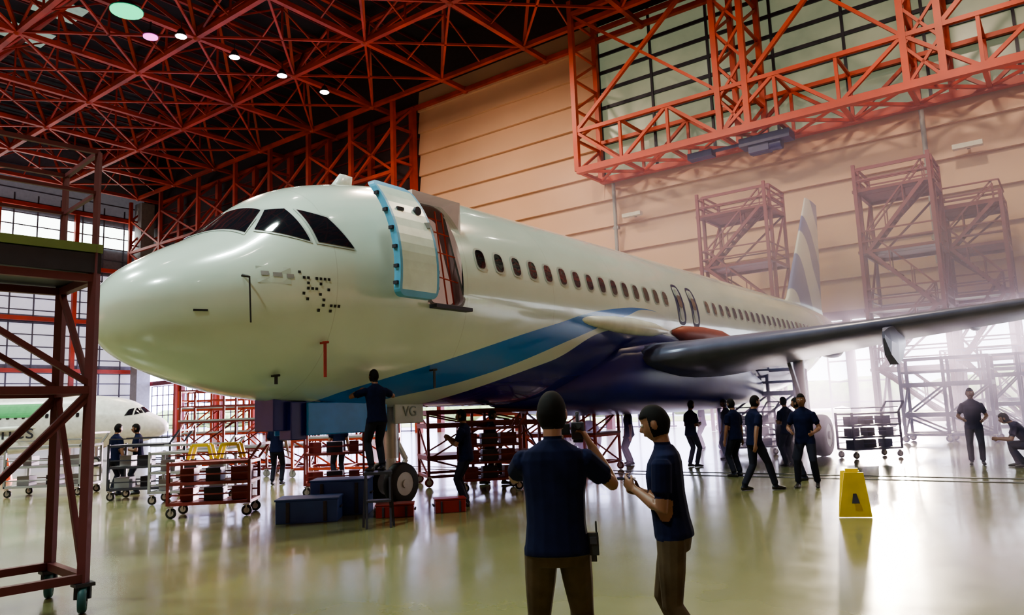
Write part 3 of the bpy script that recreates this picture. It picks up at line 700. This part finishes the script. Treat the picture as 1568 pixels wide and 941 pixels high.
# ------------------------------------------------------------------ people
skin=G('skin',(.2,.095,.06),.5,var=.05); hair=G('hair',(.006,.005,.006),.8,spec=.2); eye=G('eye',(.6,.6,.6),.2)
shirtN=G('shirt_navy',(.006,.008,.034),.9,var=.3,scale=9,spec=.15); khaki=G('trousers_khaki',(.075,.054,.035),.9,var=.2,scale=9,spec=.15); shoe=G('shoe_black',(.015,.013,.013),.4); pantsD=G('trousers_dark',(.015,.016,.03),.9,spec=.2)
def ik(a,b,l1,l2,pole):
    a=Vector(a);b=Vector(b);d=b-a;D=min(d.length,(l1+l2)*.999); d.normalize(); b=a+d*D
    x=(l1*l1-l2*l2+D*D)/(2*D); h=math.sqrt(max(0,l1*l1-x*x)); p=Vector(pole); p=(p-d*p.dot(d)).normalized(); return a+d*x+p*h,b
def person(name,loc,yaw,scale=1,feet=((-.11,0),(.11,.04)),hip=(0,0,.9),lean=3,hands=((-.27,.06,.8),(.27,.06,.8)),pole=((-.5,-.8,-.3),(.5,-.8,-.3)),hy=0,hp=0,shirt=None,pants=None,vox=.011,curl=28,sleeve=.62,palm=None,hem=-.1,hairk=1.12):
    mb=MB(); seg=[]; X=Vector((1,0,0)); le=math.radians(lean); U=Vector((0,math.sin(le),math.cos(le))); Fw=Vector((0,math.cos(le),-math.sin(le))); hip=Vector(hip)
    def el(c,x,y,rx,ry,n=16): return [c+x*rx*math.cos(t)+y*ry*math.sin(t) for t in [2*math.pi*i/n for i in range(n)]]
    T=lambda h,f=0: hip+U*h+Fw*f
    mb.loft([el(T(h,f),X,Fw,rx,ry) for h,rx,ry,f in ((hem,.178,.128,-.01),(hem+.03,.18,.13,-.01),(.1,.165,.122,0),(.24,.168,.122,.01),(.36,.185,.125,.01),(.44,.19,.115,0),(.49,.165,.095,-.01),(.525,.105,.075,-.01),(.55,.07,.065,-.005))])
    mb.loft([el(T(h,f),X,Fw,rx,ry) for h,rx,ry,f in ((-.13,.13,.09,-.01),(-.05,.165,.112,-.01),(.03,.165,.112,-.01))])
    mb.loft([el(T(h,f),X,Fw,rx,ry,12) for h,rx,ry,f in ((.5,.06,.06,-.01),(.56,.053,.055,0),(.66,.055,.06,.02))])
    seg+=[('shirt',T(-.02),T(.44),.13),('shirt',T(.44)-X*.12,T(.44)+X*.12,.09),('shirt',T(.5),T(.53),.07),('skin',T(.57),T(.64),.055),('pants',T(-.12),T(-.06),.13)]
    def limb(pts,rad,n=12):
        rg=[]
        for i,p in enumerate(pts):
            t=(pts[min(i+1,len(pts)-1)]-pts[max(i-1,0)]).normalized(); up=X if abs(t.x)<.9 else Vector((0,0,1)); x=t.cross(up).normalized(); y=t.cross(x); rg.append(el(p,x,y,rad[i],rad[i],n))
        mb.loft(rg); return
    for k,sg in ((0,-1),(1,1)):
        sh=T(.44)+X*.165*sg; hd=Vector(hands[k]); e,w=ik(sh,hd,.29,.25,pole[k]); mid=sh.lerp(e,sleeve)
        limb([sh+(sh-e).normalized()*.03,sh,sh.lerp(e,.3),mid,mid.lerp(e,.02)],[.045,.067,.066,.066,.062])
        limb([sh,sh.lerp(e,.5),e,e.lerp(w,.3),e.lerp(w,.7),w],[.048,.046,.04,.041,.032,.026])
        seg+=[('shirt',sh,mid,.06),('skin',mid,e,.045),('skin',e,w,.036)]
        dd=(w-e).normalized(); pn=Vector(palm[k]) if palm else Vector((-sg,.0,0)); pn=(pn-dd*pn.dot(dd)).normalized(); sd=dd.cross(pn).normalized()
        if sd.dot(Vector((0,1,0)) if not palm else Vector((0,0,1)))<0: sd=-sd
        pe=w+dd*.095; mb.loft([el(w-dd*.01,sd,pn,.027,.022,12),el(w+dd*.03,sd,pn,.036,.018,12),el(pe-dd*.02,sd,pn,.042,.016,12),el(pe,sd,pn,.038,.012,12)])
        seg.append(('skin',w,pe,.03))
        cu=math.radians(curl)
        for q_,(o,ln) in enumerate(((.031,.068),(.011,.076),(-.010,.071),(-.030,.056))):
            p=pe-dd*.012+sd*o; pts=[p]
            for j,fr_ in enumerate((.42,.32,.26)):
                a=cu*(j+.6)*.75; d1=(dd*math.cos(a)+pn*math.sin(a)); p=p+d1*ln*fr_*1.08; pts.append(p)
            limb(pts,[.0098,.009,.0085,.007],8); seg.append(('skin',pts[0],pts[-1],.01))
        p0=w+dd*.028+sd*.028; p1=p0+(dd*.6+sd*.6+pn*.3).normalized()*.036; p2=p1+(dd*.8+sd*.15+pn*.5).normalized()*.03; limb([p0-sd*.012,p0,p1,p2],[.013,.013,.0105,.008],8); seg.append(('skin',p0,p2,.012))
        hj=hip+X*.088*sg+Vector((0,0,-.04)); fx,fy=feet[k][:2]; fz_=feet[k][2] if len(feet[k])>2 else 0; an=Vector((fx,fy,.09+fz_)); kn,an=ik(hj,an,.41,.42,(sg*.08,1,0))
        limb([hj+Vector((0,0,.05)),hj,hj.lerp(kn,.5),kn,kn.lerp(an,.35),kn.lerp(an,.8),an.lerp(kn,.06)],[.08,.097,.086,.068,.068,.060,.062])
        limb([an+Vector((0,0,.06)),an],[.04,.04])
        seg+=[('pants',hj,kn,.085),('pants',kn,an,.06)]
        fo=Vector((sg*.12,1,0)).normalized(); sx=Vector((fo.y,-fo.x,0)); g0=Vector((an.x,an.y,fz_))
        mb.loft([el(g0+fo*f+Vector((0,0,h)),sx,Vector((0,0,1)),rx,rz_,12) for f,h,rx,rz_ in ((-.075,.04,.02,.03),(-.05,.045,.036,.045),(.02,.045,.04,.045),(.1,.036,.045,.036),(.16,.028,.043,.028),(.195,.022,.025,.018))])
        seg.append(('shoe',g0+fo*-.05+Vector((0,0,.035)),g0+fo*.17+Vector((0,0,.025)),.04))
    HR=Matrix.Rotation(math.radians(hy),3,'Z')@Matrix.Rotation(-math.radians(hp)-le*.4,3,'X'); hc=T(.695,.025)+HR@Vector((0,.01,0))
    HZ=-.078
    def hf(u,p):
        p=p.copy()
        if p.z<0: k=-u.z; p.x*=1-.28*k*k; p.y=p.y*(1-.12*k)+.012*k
        if (p.y<.03 and p.z>HZ) or p.z>.05: p*=hairk
        if p.y>.07 and abs(p.z-.012)<.02 and abs(abs(p.x)-.03)<.018: p.y-=.008
        return p
    mb.ell(hc,(.074,.094,.116),0,28,HR,hf)
    mb.loft([[hc+HR@Vector(v) for v in r] for r in ([(-.012,.085,.018),(.012,.085,.018),(.009,.092,.02),(-.009,.092,.02)],[(-.018,.085,-.025),(.018,.085,-.025),(.01,.116,-.02),(-.01,.116,-.02)],[(-.016,.082,-.034),(.016,.082,-.034),(.01,.105,-.033),(-.01,.105,-.033)])],sm=True)
    for s_ in(-1,1): mb.ell(hc+HR@Vector((s_*.08,-.005,-.008)),(.012,.02,.032),0,10,HR)
    mb.loft([[hc+HR@Vector((x,y,z)) for x,y in ((-.024,.08),(.024,.08),(.015,.094),(-.015,.094))] for z in (-.062,-.054,-.047)],sm=True)
    tmp=mb.obj('tmp',[skin]); r=tmp.modifiers.new('r','REMESH'); r.mode='VOXEL'; r.voxel_size=vox; sm_=tmp.modifiers.new('s','SMOOTH'); sm_.factor=.5; sm_.iterations=2
    dg=bpy.context.evaluated_depsgraph_get(); me=bpy.data.meshes.new_from_object(tmp.evaluated_get(dg)); bpy.data.objects.remove(tmp)
    me.materials.clear()
    mats=[skin,hair,shirt or shirtN,pants or khaki,shoe,eye]
    for m_ in mats: me.materials.append(m_)
    n=len(me.polygons); C_=np.empty(n*3); me.polygons.foreach_get('center',C_); C_=C_.reshape(-1,3)
    best=np.full(n,9.); lab=np.zeros(n,int); idx={'skin':0,'shirt':2,'pants':3,'shoe':4}
    for l,a,b,rad in seg:
        a=np.array(a);b=np.array(b);ab=b-a;t=np.clip(((C_-a)@ab)/max(1e-9,ab@ab),0,1); dd_=np.linalg.norm(C_-(a+t[:,None]*ab),axis=1)-rad
        k_=dd_<best; best[k_]=dd_[k_]; lab[k_]=idx[l]
    hh=(C_-np.array(hip))@np.array(U)
    tors=(np.abs(C_[:,0]-hip.x)<.22)&(hh>hem)&(hh<.1)&(lab==3)
    lab[(lab==2)&(hh<hem)]=3; lab[tors]=2
    hl=(C_-np.array(hc))@np.array(HR); inh=(np.abs(hl[:,0])<.1)&(np.abs(hl[:,1])<.13)&(hl[:,2]>-.125)&(hl[:,2]<.15)
    lab[inh&(hl[:,2]>-.11)]=0; lab[inh&(((hl[:,1]<.03)&(hl[:,2]>HZ-.004)&(~((np.abs(hl[:,0])>.083)&(hl[:,1]>-.03)&(hl[:,2]<.025))))|(hl[:,2]>.052))]=1
    lab[inh&(hl[:,1]>.088)&(np.abs(hl[:,2]+.052)<.004)&(np.abs(hl[:,0])<.024)]=1
    me.polygons.foreach_set('material_index',lab.astype(np.int32)); me.polygons.foreach_set('use_smooth',np.ones(n,bool)); me.update()
    bm=bmesh.new(); bm.from_mesh(me)
    for s_ in(-1,1):
        rr_=bmesh.ops.create_uvsphere(bm,u_segments=10,v_segments=8,radius=.011,matrix=Matrix.Translation(hc+HR@Vector((s_*.03,.082,.012))))
        for f in {f for v in rr_['verts'] for f in v.link_faces}: f.material_index=5; f.smooth=True
        rr_=bmesh.ops.create_uvsphere(bm,u_segments=8,v_segments=6,radius=.005,matrix=Matrix.Translation(hc+HR@Vector((s_*.03,.0905,.012))))
        for f in {f for v in rr_['verts'] for f in v.link_faces}: f.material_index=1
    bm.to_mesh(me); bm.free()
    o=bpy.data.objects.new(name,me); bpy.context.scene.collection.objects.link(o); o.location=loc; o.rotation_euler=(0,0,yaw); o.scale=(scale,)*3; return o
R_=math.radians
def up(x,y,z=0): return (x,y,z)
p1=person('cameraman',up(.2,4.3),R_(-4),1.0,feet=((-.13,0),(.13,.06)),hands=((-.03,.27,1.36),(.22,.2,1.40)),pole=((-1.7,-.7,-.9),(.6,.1,-1)),palm=((.3,0,1),(-1,.2,.2)),curl=55,hy=-8,lean=1,vox=.0065,hem=-.07,hairk=1.16)
b=MB()
b.box((0,0,0),(.075,.17,.1),0); b.cyl((0,.08,.0),(0,.17,.0),.038,0,18); b.cyl((0,.17,0),(0,.185,0),.044,1,18); b.beam((0,-.07,.05),(0,-.06,.1),.018,0); b.beam((0,-.06,.1),(0,.07,.1),.022,0); b.beam((0,.07,.1),(0,.075,.05),.018,0); b.cyl((0,-.08,.02),(0,-.12,.03),.018,1,12)
b.box((-.095,-.02,.01),(.1,.012,.065),1); b.box((.0,.0,-.06),(.06,.1,.02),0)
b.obj('video_camera',[dark,black],(.2+.165,4.3+.26,1.49),R_(-4),bevel=.006)
b=MB(); b.box((0,0,0),(.06,.035,.12),0); b.cyl((.018,0,.06),(.018,0,.12),.006,0,8); b.box((0,-.02,.02),(.04,.008,.04),1); b.box((0,0,-.075),(.03,.02,.04),0)
b.obj('walkie_talkie',[black,dark],(.2+.2,4.28,.88),R_(-10),bevel=.005)
person('man_with_phone',up(.94,4.8),R_(72),.945,feet=((-.1,-.2),(.1,-.1)),hands=((-.07,.22,1.17),(.06,.20,1.14)),pole=((-.5,-.7,-1),(.5,-.7,-1)),palm=((1,0,.5),(-1,0,.5)),curl=50,hp=14,lean=3,vox=.0065,hem=-.04,hairk=1.15)
b=MB(); b.box((0,0,0),(.072,.15,.009),0); b.box((0,0,.006),(.066,.14,.002),1); b.obj('phone',[black,glass],(.94-.275,4.8+.083,1.165),R_(72),bevel=.002)
walk=dict(feet=((-.1,-.22,.0),(.1,.30,0)),hands=((-.25,.2,.86),(.26,-.15,.84)))
def pp(name,x,y,yaw,sc=.98,**k):
    k.setdefault('vox',.0125); k.setdefault('pants',pantsD); person(name,up(x,y,k.pop('z',0)),R_(yaw),sc,**k)
fold=((-.1,.25,1.1),(.1,.25,1.1))
pp('standing_worker',4.35,14.0,-75,1.0,**walk)
pp('standing_worker',5.35,14.2,150,1.0,feet=((-.16,0),(.16,.1)),hands=((-.2,.25,1.0),(.2,.22,1.02)))
pp('standing_worker',4.75,16.6,30,.98)
pp('standing_worker',5.95,21.5,100,.98)
pp('standing_worker',6.6,27,60,.98)
pp('standing_worker',4.45,19.5,-60,.98,hands=fold)
pp('standing_worker',5.75,15.4,60,.96)
pp('standing_worker',6.6,18.6,20,.98,hands=fold)
pp('standing_worker',3.1,21.0,100,.97)
pp('standing_worker',10.3,17.2,150,1.0,hands=((-.2,.25,1.0),(.2,.22,1.02)))
pp('crouching_worker',10.75,16.3,60,1.0,hip=(0,-.18,.5),lean=38,hands=((-.12,.42,.6),(.12,.42,.6)),feet=((-.15,0),(.15,.1)))
pp('standing_worker',-9.4,17.8,-30,.96)
pp('standing_worker',-8.95,18.0,110,.95,hands=fold)
pp('standing_worker',-.9,13.3,80,.97,hands=((-.1,.3,1.2),(.1,.3,1.2)))
pp('standing_worker',-.6,17.0,-90,.95,**walk)
pp('standing_worker',-6.0,19.0,0,.98)
pp('standing_worker',-4.4,18.8,30,.98)
pp('mechanic_on_step',-2.12,11.55,35,.9,z=.78,hands=((-.2,.3,1.35),(.2,.3,1.35)),lean=6,hp=-10)

# ------------------------------------------------------------------ camera
cam=bpy.data.cameras.new('Camera'); co=bpy.data.objects.new('Camera',cam); bpy.context.scene.collection.objects.link(co)
cam.sensor_width=36; cam.lens=36*1150/1568; cam.clip_end=1000
Rm=Matrix.Rotation(math.radians(90+7.7),4,'X')@Matrix.Rotation(math.radians(-2.2),4,'Z')
co.matrix_world=Matrix.Translation((0,0,1.63))@Rm
bpy.context.scene.camera=co
